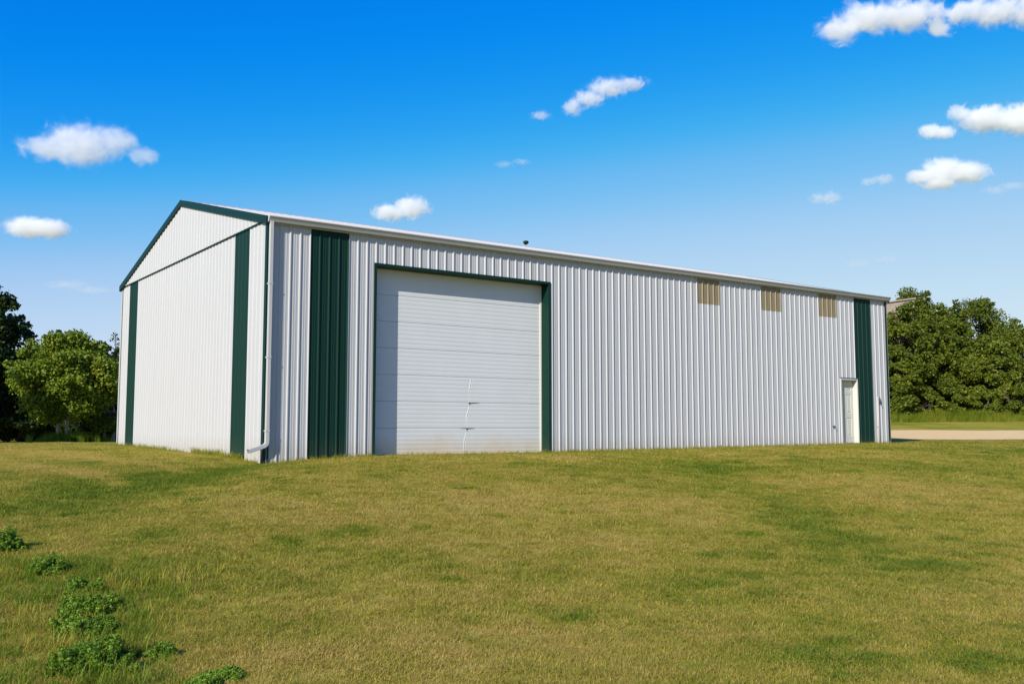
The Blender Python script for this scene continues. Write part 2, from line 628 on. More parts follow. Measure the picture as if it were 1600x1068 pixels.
# --- gable facing the camera (x = 0), lower sheets then proud upper sheets
GP = .925
gcell = GP / 4
GO = 1.05 - GP
RISE = 1.525
SL = RISE / (W_B / 2)
roof_z = lambda y: H_B + RISE - SL * abs(y - W_B / 2)
gab = lambda y, h, z: (-h * .6, y, z)
gw = panel_mesh([(0, GP, -.4, 4.93)], M['white'], gab, 'gable_panel', gcell)
gg = panel_mesh([(0, GP, -.4, 4.93)], M['green'], gab, 'gable_panel', gcell)
for k in range(13):
    ya = GO + k * GP
    if k == 12:
        me = panel_mesh([(0, W_B - ya - .02, -.4, 4.93)], M['white'], gab, 'gable_panel', gcell)
    else:
        me = gg if k in (1, 11) else gw
    o = bpy.data.objects.new('gable_panel', me)
    o.location = (0, ya, 0)
    link(o, B)
    if k in (1, 11):
        o['label'] = 'dark green ribbed gable panel'
UP = .035
for k in range(13):
    ya = max(GO + k * GP, .12)
    yb = min(GO + (k + 1) * GP, W_B - .12)
    org = 0.0
    segs = []
    cuts = [ya, yb] if not (ya < W_B / 2 < yb) else [ya, W_B / 2, yb]
    for a, b in zip(cuts[:-1], cuts[1:]):
        segs.append((a, b, (lambda u: min(4.90, roof_z(u) - .01)), (lambda u: roof_z(u) + .01)))
    me = panel_mesh(segs, M['white'], lambda y, h, z: (-h * .6 - UP, y, z), 'upper_gable_panel', gcell, GO)
    link(bpy.data.objects.new('upper_gable_panel', me), B)
# transition flashing between the two rows of gable sheets
MB().box(-.033, .10, 4.885, .0, W_B - .10, 4.90).box(-.030, .10, 4.868, -.022, W_B - .10, 4.886).build('transition_flashing', M['green'], B)
# --- hidden sides: back wall and far gable
me = panel_mesh([(0, L_B, -.4, 4.93)], M['white'], lambda u, h, z: (L_B - u, W_B + h, z), 'back_wall', pcell)
link(bpy.data.objects.new('back_wall', me), B)
me = panel_mesh([(0, W_B / 2, -.4, roof_z), (W_B / 2, W_B, -.4, roof_z)], M['white'], lambda y, h, z: (L_B + h, y, z), 'far_gable_wall', gcell)
link(bpy.data.objects.new('far_gable_wall', me), B)
# --- roof sheets, ribs running up the slope
def roof_mesh(side):
    half = W_B / 2
    ov = .07
    mb = MB()
    V, F = ribbed(0, PITCH_F, 0, 1, pcell)
    vs = []
    for (u, h, t) in V:
        yy = -ov + t * (half + ov) if side < 0 else W_B + ov - t * (half + ov)
        zz = H_B + .055 + (t * (half + ov) - ov) * SL + h * 1.0
        vs.append((u, yy, zz))
    mb.add(vs, F)
    me = bpy.data.meshes.new('roof_panel')
    me.from_pydata(mb.v, [], mb.f)
    me.materials.append(M['roof'])
    me.update()
    return me
for side in (-1, 1):
    rm = roof_mesh(side)
    for k in range(24):
        o = bpy.data.objects.new('roof_panel', rm)
        o.location = (-.02 + k * .9135, 0, 0)
        link(o, B)
# ridge cap
rz = H_B + .055 + RISE
MB().prism_x([(W_B / 2 - .18, rz - .18 * SL + .022), (W_B / 2, rz + .026), (W_B / 2 + .18, rz - .18 * SL + .022),
              (W_B / 2 + .18, rz - .18 * SL + .030), (W_B / 2, rz + .036), (W_B / 2 - .18, rz - .18 * SL + .030)], -.05, L_B + .05).build('ridge_cap', M['roof'], B)
# roof screws along the eave
mb = MB()
for r_, row in enumerate((.03, .55, 1.2)):
    for k in range(96):
        x = .05 + k * pcell + .03
        z = H_B + .055 + row * SL + .002
        mb.tube([(x, row, z), (x, row - .002, z + .009)], .010, 6)
o = mb.build('roof_screws', M['screw'], B)
o['kind'] = 'stuff'
# rake trims on both gables (near one with a deep face)
for xs, nm in ((-1, 'rake_trim'), (1, 'rake_trim')):
    for sgn in (-1, 1):
        mb = MB()
        x_out = -.085 if xs < 0 else L_B + .085
        x_in = -.0 if xs < 0 else L_B
        ya, yb = (-.09, W_B / 2) if sgn < 0 else (W_B + .09, W_B / 2)
        za, zb = H_B + .075 - .09 * SL, H_B + .075 + RISE
        vs = []
        for (y, z) in ((ya, za), (yb, zb)):
            vs += [(x_out, y, z - .15), (x_out, y, z + .012), (x_in + (.12 if xs < 0 else -.12), y, z + .012), (x_in + (.12 if xs < 0 else -.12), y, z - .0), (x_in, y, z - .0), (x_in, y, z - .15)]
        fs = [(i, (i + 1) % 6, 6 + (i + 1) % 6, 6 + i) for i in range(6)] + [(0, 1, 2, 3, 4, 5), (11, 10, 9, 8, 7, 6)]
        mb.add(vs, fs)
        mb.build(nm, M['green'], B)
# corner trims
def corner(x0, y0, sx, sy):
    mb = MB()
    wd = .10
    t = .024
    xs = sorted((x0 + sx * t, x0 - sx * wd)); ys = sorted((y0 + sy * t, y0 + sy * (t - .004)))
    mb.box(xs[0], ys[0], -.4, xs[1], ys[1], 4.90)
    xs = sorted((x0 + sx * t, x0 + sx * (t - .004))); ys = sorted((y0 + sy * (t - .004) , y0 - sy * wd))
    mb.box(xs[0], ys[0], -.4, xs[1], ys[1], 4.90)
    return mb.build('corner_trim', M['green'], B)
corner(0, 0, -1, -1); corner(L_B, 0, 1, -1); corner(L_B, W_B, 1, 1)
o = corner(0, W_B, -1, 1)
o.data.materials[0] = M['white']
o['label'] = 'white corner trim'
# eave fascia, gutter
MB().box(-.02, -.030, 4.80, L_B + .02, -.0205, 4.93).build('eave_trim', M['white'], B)
gp = [(-.032, 4.955), (-.032, 4.825), (-.125, 4.825), (-.132, 4.832), (-.150, 4.872), (-.174, 4.915), (-.187, 4.928), (-.187, 4.946), (-.177, 4.948),
      (-.177, 4.934), (-.168, 4.920), (-.144, 4.876), (-.127, 4.838), (-.121, 4.831), (-.038, 4.831), (-.038, 4.955)]
g = MB().prism_x(gp, -.04, L_B + .06)
gut = g.build('gutter', M['gutter'], B)
for x in (-.043, L_B + .0601):
    MB().prism_x([(-.032, 4.955), (-.032, 4.824), (-.126, 4.824), (-.174, 4.915), (-.187, 4.947)], x, x + .003).build('end_cap', M['gutter'], gut)
mb = MB()
for k in range(1, 12):
    x = k * L_B / 12
    mb.box(x - .012, -.186, 4.944, x + .012, -.035, 4.949)
o = mb.build('gutter_hangers', M['gutter'], gut)
o['kind'] = 'stuff'
# downspout with elbow kicking out to the left
def rect_sweep(pts, hw, hd, name, mat_, parent, side):
    mb = MB()
    vs, fs = [], []
    for i, p in enumerate(pts):
        p = Vector(p)
        a = Vector(pts[max(i - 1, 0)]); b = Vector(pts[min(i + 1, len(pts) - 1)])
        d = (b - a).normalized()
        s_ = Vector(side); s_ = (s_ - d * s_.dot(d)).normalized()
        n_ = d.cross(s_)
        for aa, bb in ((-1, -1), (1, -1), (1, 1), (-1, 1)):
            vs.append(p + s_ * hd * aa + n_ * hw * bb)
    for i in range(len(pts) - 1):
        for k in range(4):
            fs.append((4 * i + k, 4 * i + (k + 1) % 4, 4 * i + 4 + (k + 1) % 4, 4 * i + 4 + k))
    mb.add(vs, fs)
    return mb.build(name, mat_, parent, bevel=.008)
dsx, dsy = .035, -.10
ds = rect_sweep([(dsx, dsy, 4.84), (dsx, dsy, 3.42), (dsx, dsy, 3.40), (dsx, dsy, .22)], .040, .040, 'downspout', M['gutter'], B, (0, 1, 0))
rect_sweep([(dsx, dsy, .40), (dsx, dsy, .21), (dsx - .012, dsy, .165), (dsx - .04, dsy, .135), (dsx - .08, dsy, .115), (-.37, dsy - .02, .02)], .042, .042, 'elbow', M['gutter'], ds, (0, 1, 0))
rect_sweep([(-.368, dsy - .02, .0195), (-.371, dsy - .02, .019)], .032, .032, 'outlet', M['dark'], ds, (0, 1, 0))
for z in (.42, 1.95, 3.5):
    MB().box(dsx - .045, dsy - .045, z, dsx + .045, -.020, z + .03).build('strap', M['gutter'], ds)

# --- overhead door
DYP = .305
D = empty('overhead_door', (0, 0, 0), B)
CREASE = [(-.2, 5.125), (-.10, 5.125), (.22, 5.13), (.44, 5.20), (.49, 5.195), (.78, 5.19), (1.06, 5.28), (1.12, 5.265), (1.38, 5.26), (1.70, 5.32)]
cz_, cx_ = [c_[0] for c_ in CREASE], [c_[1] for c_ in CREASE]
def section(z0, z1, idx):
    zs, yo = [], []
    nrib = 6
    dz = (z1 - z0 - .012) / nrib
    zs += [z0 + .001, z0 + .004]; yo += [.014, .004]
    for r_ in range(nrib):
        b = z0 + .006 + r_ * dz
        zs += [b + .004, b + dz * .18, b + dz * .30, b + dz * .78, b + dz * .90]
        yo += [.0020, .0020, .000, .000, .0020]
    zs += [z1 - .004, z1 - .001]; yo += [.004, .014]
    offs = [-.09, -.035, -.018, -.004, .006, .020, .04, .09]
    dis = [0, .001, -.001, -.007, .008, .002, -.001, 0]
    V, F = [], []
    ncol = len(offs) + 4
    for z, y in zip(zs, yo):
        cx = float(np.interp(z, cz_, cx_))
        k = 1.0 if z < 1.66 else max(0, 1 - (z - 1.66) / .05)
        if idx > 2: k = 0
        k *= .75 + .35 * math.sin(z * 9)
        xs = [2.575, 4.0] + [cx + o_ for o_ in offs] + [6.4, 7.40]
        dd = [0, 0] + [d_ * k for d_ in dis] + [0, 0]
        for x, d_ in zip(xs, dd):
            V.append((x, DYP + y + d_, z))
    nr = len(zs)
    for i in range(nr - 1):
        for j in range(ncol - 1):
            F.append((i * ncol + j, i * ncol + j + 1, (i + 1) * ncol + j + 1, (i + 1) * ncol + j))
    return MB().add(V, F)
for i in range(7):
    z0 = -.11 + i * .6115
    o = section(z0, z0 + .6115, i).build('door_section', M['door'], D)
    if i < 3:
        o['label'] = 'creased lower door section'
# torn gaps where the crease crosses the joints, and the rubber sweep
for (zc, xa, xb, hgt) in ((.5015, 5.00, 5.42, .004), (1.113, 5.25, 5.55, .0025)):
    cx = float(np.interp(zc, cz_, cx_))
    ya, yb = DYP - .006, DYP + .004
    MB().add([(xa, ya, zc), (cx - .03, ya, zc - hgt), (cx + .01, ya, zc - .07), (cx + .02, ya, zc - .02), (xb, ya, zc), (cx, ya, zc + hgt),
              (xa, yb, zc), (cx - .03, yb, zc - hgt), (cx + .01, yb, zc - .07), (cx + .02, yb, zc - .02), (xb, yb, zc), (cx, yb, zc + hgt)],
             [(0, 1, 2, 3, 4, 5)] + [(i, (i + 1) % 6, 6 + (i + 1) % 6, 6 + i) for i in range(6)]).build('torn_joint', M['fitting'], D)
MB().box(2.575, DYP + .002, -.17, 7.40, DYP + .03, -.112).build('bottom_sweep', M['fitting'], D)
MB().box(7.40, DYP - .028, -.35, 7.438, DYP + .02, 4.14).build('weather_strip', M['frame'], D)
MB().box(2.562, DYP - .010, -.35, 2.575, DYP + .02, 4.14).build('weather_strip', M['green'], D)
MB().box(2.50, DYP + .03, -.35, 7.50, DYP + .10, 4.6).build('door_backing', M['dark'], D)
fr = empty('door_trim', (0, 0, 0), D)
MB().box(2.50, -.032, -.40, 2.562, DYP + .028, 4.148).build('jamb', M['green'], fr)
MB().box(7.438, -.032, -.40, 7.50, DYP + .028, 4.148).build('jamb', M['green'], fr)
MB().box(2.50, -.034, 4.15, 7.50, DYP + .028, 4.212).build('header', M['green'], fr)

# --- entry door
E_ = empty('entry_door', (0, 0, 0), B)
ey = .135
MB().box(EX0, -.034, .05, EX0 + .05, ey + .03, EZ - .052).build('door_frame', M['frame'], E_)
MB().box(EX1 - .05, -.034, .05, EX1, ey + .03, EZ - .052).build('door_frame', M['frame'], E_)
MB().box(EX0, -.036, EZ - .05, EX1, ey + .03, EZ).build('door_frame', M['frame'], E_)
MB().box(EX0 - .01, -.05, EZ + .002, EX1 + .01, .0, EZ + .022).build('drip_cap', M['fitting'], E_)
MB().box(EX0, -.05, -.05, EX1, ey + .04, .048).build('threshold', M['concrete'], E_)
sx0, sx1, sz0, sz1 = EX0 + .053, EX1 - .053, .055, EZ - .055
slab = MB()
wS = sx1 - sx0
cols = [(sx0 + .11, sx0 + wS / 2 - .045), (sx0 + wS / 2 + .045, sx1 - .11)]
rows = [(.27, .86), (1.00, 1.62), (1.74, 1.94)]
xs = [sx0, cols[0][0], cols[0][1], cols[1][0], cols[1][1], sx1]
zs = [sz0, rows[0][0], rows[0][1], rows[1][0], rows[1][1], rows[2][0], rows[2][1], sz1]
for i in range(5):
    for j in range(7):
        if i in (1, 3) and j in (1, 3, 5):
            continue
        slab.add([(xs[i], ey, zs[j]), (xs[i + 1], ey, zs[j]), (xs[i + 1], ey, zs[j + 1]), (xs[i], ey, zs[j + 1])], [(0, 1, 2, 3)])
slab_o = slab.build('door_slab', M['doorwhite'], E_)
for (a, b) in cols:
    for (c0, c1) in rows:
        mb = MB()
        rings = [(0, 0), (.016, .014), (.030, .014), (.050, .003)]
        vs = []
        for ins, dep in rings:
            vs += [(a + ins, ey + dep, c0 + ins), (b - ins, ey + dep, c0 + ins), (b - ins, ey + dep, c1 - ins), (a + ins, ey + dep, c1 - ins)]
        fs = []
        for r_ in range(3):
            for k in range(4):
                fs.append((4 * r_ + k, 4 * r_ + (k + 1) % 4, 4 * r_ + 4 + (k + 1) % 4, 4 * r_ + 4 + k))
        fs.append((12, 13, 14, 15))
        mb.add(vs, fs)
        mb.build('door_panel', M['doorwhite'], slab_o)

# --- small fittings on the front wall
sp = MB().tube([(21.22, -.05, -.2), (21.22, -.05, 1.50)], .021, 10).build('standpipe', M['pipe'], B, smooth=True)
MB().tube([(21.22, -.05, 1.50), (21.22, -.05, 1.57)], .026, 10).build('pipe_cap', M['pipe'], sp)
MB().box(21.255, -.09, 1.40, 21.33, -.02, 1.50).tube([(21.29, -.06, 1.50), (21.29, -.06, 1.56)], .018, 8).tube([(21.29, -.06, 1.42), (21.34, -.10, 1.33)], .016, 8).build('tap', M['fitting'], sp, bevel=.008)
MB().box(21.19, -.028, .55, 21.25, -.020, .58).build('pipe_clip', M['fitting'], sp)
hb = MB().box(18.835, -.045, .545, 18.895, -.0, .605).build('outlet_box', M['fitting'], B, bevel=.006)
MB().tube([(18.865, -.045, .575), (18.865, -.085, .575), (18.865, -.095, .55)], [.014, .014, .012], 8).build('spout', M['fitting'], hb)

# ------------------------------------------------------------------ foliage builders
def leaves(centers, radii, counts, size, squash=.8, up=.35, seed=0, lift=.35):
    """diamond leaves gathered round clump centres -> verts, faces"""
    r = np.random.default_rng(seed)
    P = []
    Nn = []
    for c, rad, k in zip(centers, radii, counts):
        d = r.normal(size=(k, 3)) + np.array([0, 0, lift])
        d /= np.linalg.norm(d, axis=1)[:, None]
        rr = rad * r.random(k) ** .3 * r.uniform(.8, 1.2, k)
        P.append(np.asarray(c) + d * rr[:, None] * np.array([1, 1, squash]))
        Nn.append(d)
    P = np.concatenate(P); D_ = np.concatenate(Nn)
    k = len(P)
    nrm = D_ * .6 + r.normal(size=(k, 3)) * .7 + np.array([0, 0, up])
    nrm /= np.linalg.norm(nrm, axis=1)[:, None]
    t = np.cross(nrm, r.normal(size=(k, 3)))
    t /= np.linalg.norm(t, axis=1)[:, None] + 1e-9
    b = np.cross(nrm, t)
    s = (size * r.uniform(.6, 1.3, k))[:, None]
    V = np.stack([P - t * s * .5, P + b * s * .36 + nrm * s * .06, P + t * s * .5, P - b * s * .36 + nrm * s * .06], 1).reshape(-1, 3)
    F = np.arange(k * 4).reshape(-1, 4)
    return V, F

def tree(name, label, cat, x, y, height, width, kind='mid', base=.22, seed=1, clumps=92, per=130, size=.2, group=None,
         bark='bark', lean=(0, 0), stems=1, shape=1.0, rough=.22):
    r = np.random.default_rng(seed)
    zg = float(ground_z(x, y)) - .05
    root = empty(name, (x, y, zg))
    tag(root, label, cat, group)
    rad = width / 2
    ch = height * (1 - base) / 2
    cz = height * base + ch
    cs, rs = [], []
    for i in range(clumps):
        d = r.normal(size=3); d /= np.linalg.norm(d)
        rr = r.uniform(.35, .95) ** .5
        lump = 1 + rough * math.sin(3 * math.atan2(d[1], d[0]) + seed) * (1 - abs(d[2])) + r.normal() * .06
        zz = d[2] * rr
        taper = 1 - .35 * shape * max(0, zz)
        c = np.array([d[0] * rr * rad * .86 * lump * taper + lean[0] * (zz + 1) * .5, d[1] * rr * rad * .86 * lump * taper + lean[1] * (zz + 1) * .5, cz + zz * ch * .94])
        cs.append(c)
        rs.append(max(.30, rad * r.uniform(.15, .29)))
    # sprigs that break the outline
    for i in range(clumps // 2):
        d = r.normal(size=3); d[2] = abs(d[2]) * .9 - .1; d /= np.linalg.norm(d)
        cs.append(np.array([d[0] * rad * r.uniform(.8, .97), d[1] * rad * r.uniform(.8, .97), cz + d[2] * ch * r.uniform(.85, 1.0)]) + np.array([lean[0] * .5, lean[1] * .5, 0]))
        rs.append(rad * r.uniform(.05, .10))
    counts = [int(per * 2.4 * (.2 / size) * (q / (rad * .23)) ** 1.5) + 8 for q in rs]
    pass
    V, F = leaves(cs, rs, counts, size, .75, .35, seed)
    V[:, 2] = np.maximum(V[:, 2], .05)
    o = bpy.data.objects.new('crown', mesh_np('crown', V, F, M['leaf_' + kind]))
    link(o, root)
    mb = MB()
    for s_ in range(stems):
        a0 = r.uniform(0, 6.28)
        off = (.25 * math.cos(a0), .25 * math.sin(a0)) if stems > 1 else (0, 0)
        tr0 = .022 * height / (1 + .5 * (stems - 1))
        pts = [(off[0], off[1], -.15)]
        for k in range(1, 6):
            f = k / 5
            pts.append((off[0] * (1 + f * 3) + lean[0] * f * .5 + r.normal() * .05 * height * f * .4, off[1] * (1 + f * 3) + lean[1] * f * .5 + r.normal() * .05 * height * f * .4, height * .8 * f))
        mb.tube(pts, [tr0 * (1.25 - 1.05 * k / 5) for k in range(6)], 8)
        for k in range(9):
            c = cs[int(r.integers(0, clumps))]
            f = r.uniform(.25, .8)
            i = int(f * 5)
            p0 = np.array(pts[i]) * (1 - (f * 5 - i)) + np.array(pts[min(i + 1, 5)]) * (f * 5 - i)
            mid = (p0 + c) / 2 + np.array([0, 0, -.08 * height * r.random()])
            mb.tube([p0, mid, c], [tr0 * .42, tr0 * .26, tr0 * .08], 6)
    mb.build('trunk', M[bark], root, smooth=True)
    return root

def shrub(label, x, y, height, width, kind, seed, group=None, size=.16, clumps=34, per=120):
    return tree('shrub', label, 'shrub', x, y, height, width, kind, .02, seed, clumps, per, size, group, stems=3, shape=.6)

# ------------------------------------------------------------------ trees on the right, beyond the gravel
GR = 'trees beyond the gravel drive'
def rtree(u, top, dist, wpx, kind, seed, label, **kw):
    x, y = at(u, dist)
    h = zt(top, dist) - float(ground_z(x, y))
    return tree('leafy_tree', label, 'tree', x, y, h, wpx / FPX * dist, kind, kw.pop('base', .10), seed, group=GR, size=.165, **kw)
rtree(1430, 446, 75, 130, 'mid', 11, 'tree rising directly behind the weathered board shed')
rtree(1522, 462, 73, 160, 'mid', 12, 'broad round topped tree, tallest in the middle of the right wood', clumps=90)
rtree(1478, 474, 72, 120, 'mid', 13, 'tree filling the dip between the two tallest crowns on the right')
rtree(1592, 505, 70, 120, 'mid', 14, 'tree at right edge of the photo where the wood slopes down')
rtree(1680, 540, 70, 130, 'mid', 15, 'low tree at the far right end of the wood')
rtree(1402, 530, 63.6, 80, 'mid', 33, 'bushy tree against the building corner, below the olive one', base=.03)
rtree(1410, 468, 65, 135, 'bright', 16, 'olive green tree close beside the far corner of the metal building', base=.06)
rtree(1464, 500, 66, 115, 'mid', 17, 'rounded tree in front of the wood, left of its centre', base=.06)
rtree(1540, 520, 65.5, 120, 'bright', 18, 'lighter green tree low in front of the broad round topped tree', base=.05)
rtree(1592, 560, 66, 100, 'mid', 29, 'dark green tree low in front at the right edge', base=.04)
rtree(1330, 500, 74, 120, 'mid', 19, 'tree hidden behind the right end of the metal building')
for i, (u, top, dist, wp, kd, lb) in enumerate([
        (1402, 588, 63.5, 60, 'bright', 'bright green shrub at building corner behind the tall grass'),
        (1440, 598, 64, 64, 'mid', 'dense shrub behind tall grass, second from the building corner'),
        (1483, 590, 64, 66, 'mid', 'rounded shrub in the middle of the row behind tall grass'),
        (1530, 604, 64, 60, 'bright', 'low light green shrub right of the middle of the row'),
        (1578, 585, 64, 74, 'mid', 'shrub near right edge of the photo behind tall grass'),
        (1625, 590, 64, 70, 'mid', 'last shrub on the right of the row behind tall grass')]):
    x, y = at(u, dist)
    shrub(lb, x, y, zt(top, dist) - float(ground_z(x, y)), wp / FPX * dist, kd, 40 + i, 'shrubs in front of the wood')

# the wood goes on behind: one mass
r = np.random.default_rng(17)
cs = []
for u0, u1, d0, d1, zt_ in ((1250, 1900, 84, 98, 5.0), (-420, 330, 70, 84, 3.6)):
    for i in range(170):
        dd = r.uniform(d0, d1)
        x, y = at(r.uniform(u0, u1), dd)
        cs.append((x, y, float(ground_z(x, y)) + zt_ * r.random()))
V, F = leaves(cs, [1.6] * len(cs), [130] * len(cs), .34, .8, .35, 18)
tag(link(bpy.data.objects.new('woods', mesh_np('woods', V, F, M['leaf_dark']))), 'dark wood going on behind the nearer trees', 'woods', kind='stuff')

# weathered barn whose roof shows above the crowns
bd = 69.5
bx, by = at(1434, bd)
BN = empty('old_barn', (bx, by, float(ground_z(bx, by))))
BN.rotation_euler = (0, 0, YAW - math.pi / 2 + R(6))
tag(BN, 'weathered grey board shed with only its upper end showing above the trees', 'barn')
zr = zt(464, bd) - float(ground_z(bx, by))
slope = .145                                             # mono pitch roof rising to the right
def plank(x0, x1, y0, y1, z0, z1):
    return MB().add([(x0, y0, z0 + slope * x0), (x1, y0, z0 + slope * x1), (x1, y1, z0 + slope * x1), (x0, y1, z0 + slope * x0),
                     (x0, y0, z1 + slope * x0), (x1, y0, z1 + slope * x1), (x1, y1, z1 + slope * x1), (x0, y1, z1 + slope * x0)],
                    [(0, 3, 2, 1), (4, 5, 6, 7), (0, 1, 5, 4), (1, 2, 6, 5), (2, 3, 7, 6), (3, 0, 4, 7)])
plank(-9.6, -.06, .06, 6.2, -.2 + 1.4, zr - .10).build('wall', M['barn'], BN)
for k in range(9):
    t_ = .02 * rnd.random()
    plank(-9.62, -.02 - .04 * rnd.random(), .0 - t_, .055, zr - .12 - .21 * (k + 1), zr - .12 - .21 * k - .012).build('wall_board', M['shingle'], BN)
plank(-9.9, .05, -.12, 6.4, zr - .10, zr - .01).build('roof', M['shingle'], BN)

# ------------------------------------------------------------------ trees on the left
GL = 'trees left of the metal building'
x, y = at(-48, 50)
tree('leafy_tree', 'tall dark tree cut by the left edge of the photo', 'tree', x, y, zt(428, 50) - float(ground_z(x, y)), 6.3, 'dark', .10, 21, 95, 130, .2, GL)
x, y = at(100, 47.5)
tree('maple_tree', 'bright yellow green maple with low spreading crown left of the building', 'tree', x, y, zt(517, 47.5) - float(ground_z(x, y)), 5.5, 'maple', .10, 22, 110, 120, .15, GL, 'bark_pale', stems=2, shape=.8, rough=.24)
x, y = at(168, 49)
tree('maple_tree', 'smaller maple between the big maple and the white gable', 'tree', x, y, zt(562, 49) - float(ground_z(x, y)), 2.6, 'bright', .06, 34, 50, 120, .15, GL, 'bark_pale', stems=2, rough=.3)
x, y = at(26, 51.5)
tree('leafy_tree', 'low dark bushy tree between the big maple and the tall left tree', 'tree', x, y, zt(572, 51.5) - float(ground_z(x, y)), 3.0, 'dark', .0, 35, 60, 120, .17, GL, stems=3, rough=.3)
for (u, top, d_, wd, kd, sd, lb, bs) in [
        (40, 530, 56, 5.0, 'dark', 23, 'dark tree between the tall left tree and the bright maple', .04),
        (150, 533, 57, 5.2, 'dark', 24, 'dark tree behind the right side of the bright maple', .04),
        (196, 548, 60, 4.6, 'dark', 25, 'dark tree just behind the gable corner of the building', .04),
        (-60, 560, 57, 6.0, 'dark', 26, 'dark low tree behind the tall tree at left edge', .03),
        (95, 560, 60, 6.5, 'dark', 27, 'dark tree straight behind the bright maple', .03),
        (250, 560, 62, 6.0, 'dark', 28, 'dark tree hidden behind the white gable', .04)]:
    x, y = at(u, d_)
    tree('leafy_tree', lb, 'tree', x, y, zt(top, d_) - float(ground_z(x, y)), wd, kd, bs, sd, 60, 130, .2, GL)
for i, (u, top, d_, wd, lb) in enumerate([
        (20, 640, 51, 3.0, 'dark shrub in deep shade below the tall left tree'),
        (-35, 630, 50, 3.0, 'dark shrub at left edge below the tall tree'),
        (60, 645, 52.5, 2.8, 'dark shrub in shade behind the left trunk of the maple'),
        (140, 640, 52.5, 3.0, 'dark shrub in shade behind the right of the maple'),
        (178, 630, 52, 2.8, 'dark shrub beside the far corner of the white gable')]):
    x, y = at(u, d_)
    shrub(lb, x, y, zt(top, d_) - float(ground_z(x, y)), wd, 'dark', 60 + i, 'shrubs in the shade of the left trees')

x, y = at(-262, 38)  # unseen tree, added to cast shade on the maple's base and undergrowth
tree('leafy_tree', 'unseen tree added left of the view to shade the foot of the maple', 'tree', x, y, 7.6, 5.0, 'dark', .06, 31, 60, 130, .2, GL)

def spruce(label, x, y, h, wd, seed):
    r = np.random.default_rng(seed)
    zg = float(ground_z(x, y))
    root = empty('spruce_tree', (x, y, zg))
    tag(root, label, 'tree', GL)
    cs, rs = [], []
    for k in range(22):
        f = k / 22
        rr = wd / 2 * (1 - f) + .05
        nn = max(3, int(9 * (1 - f)))
        for j in range(nn):
            a = r.uniform(0, 6.28)
            for t in (.45, .75, 1.0):
                cs.append((rr * t * math.cos(a), rr * t * math.sin(a), h * (.08 + .92 * f) - .25 * t * rr))
                rs.append(.12 + .22 * (1 - f) * (1.1 - t * .5))
    V, F = leaves(cs, rs, [16] * len(cs), .13, .5, .2, seed)
    link(bpy.data.objects.new('crown', mesh_np('crown', V, F, M['leaf_spruce'])), root)
    MB().tube([(0, 0, -.1), (0, 0, h * .97)], [.16, .015], 8).build('trunk', M['bark'], root)
x, y = at(90, 63)
spruce('dark pointed spruce tip standing above the bright maple', x, y, zt(509, 63) - float(ground_z(x, y)), 2.4, 5)

# bare twiggy tree by the gable
x, y = at(178, 58)
h = zt(518, 58) - float(ground_z(x, y))
root = empty('bare_tree', (x, y, float(ground_z(x, y))))
tag(root, 'thin half bare tree poking up beside the far gable corner', 'tree')
r = np.random.default_rng(3)
mb = MB()
mb.tube([(0, 0, -.1), (.05, 0, h * .5), (.0, .05, h)], [.07, .045, .01], 6)
cs = []
for k in range(26):
    z = h * r.uniform(.45, .97)
    a = r.uniform(0, 6.28); ln = r.uniform(.3, .8) * (1.15 - z / h) * 1.8
    e = (ln * math.cos(a), ln * math.sin(a), z + ln * .8)
    mb.tube([(0, 0, z), e], [.014, .006], 5)
    cs.append(e)
mb.build('trunk', M['bark'], root)
V, F = leaves(cs, [.16] * len(cs), [9] * len(cs), .12, .8, .3, 3)
link(bpy.data.objects.new('crown', mesh_np('crown', V, F, M['leaf_dark'])), root)

# two trees behind the building whose tips clear the roof
x, y = at(822, 64)
tree('leafy_tree', 'tree behind the building with one tip over the roof', 'tree', x, y, zt(369, 64) - float(ground_z(x, y)), 3.2, 'dark', .15, 71, 50, 110, .2)
x, y = at(1376, 76)
tree('leafy_tree', 'tree with thin twigs over the far end of the roof', 'tree', x, y, zt(462, 76) - float(ground_z(x, y)), 3.6, 'dark', .15, 72, 50, 110, .2)

# ------------------------------------------------------------------ grass
def tuft(name, nbl, spread, h0, h1, wid, seed, mat_, bend=.5):
    """one small tuft: each blade two quads tapering to a tip"""
    r = np.random.default_rng(seed)
    V, F = [], []
    for i in range(nbl):
        a = r.uniform(0, 6.283); rr = spread * math.sqrt(r.random())
        bx_, by_ = rr * math.cos(a), rr * math.sin(a)
        h = r.uniform(h0, h1)
        d = r.uniform(0, 6.283)
        ln = h * bend * r.uniform(.3, 1.5)
        fx, fy = math.cos(d), math.sin(d)
        sx_, sy_ = -fy * wid / 2, fx * wid / 2
        k = len(V)
        V += [(bx_ - sx_, by_ - sy_, -.01), (bx_ + sx_, by_ + sy_, -.01),
              (bx_ + fx * ln * .35 + sx_ * .8, by_ + fy * ln * .35 + sy_ * .8, h * .6), (bx_ + fx * ln * .35 - sx_ * .8, by_ + fy * ln * .35 - sy_ * .8, h * .6),
              (bx_ + fx * ln, by_ + fy * ln, h)]
        F += [(k, k + 1, k + 2, k + 3), (k + 3, k + 2, k + 4, k + 4)]
    me = bpy.data.meshes.new(name)
    me.from_pydata(V, [], [f if f[2] != f[3] else f[:3] for f in F])
    me.materials.append(mat_)
    me.update()
    return bpy.data.objects.new(name, me)

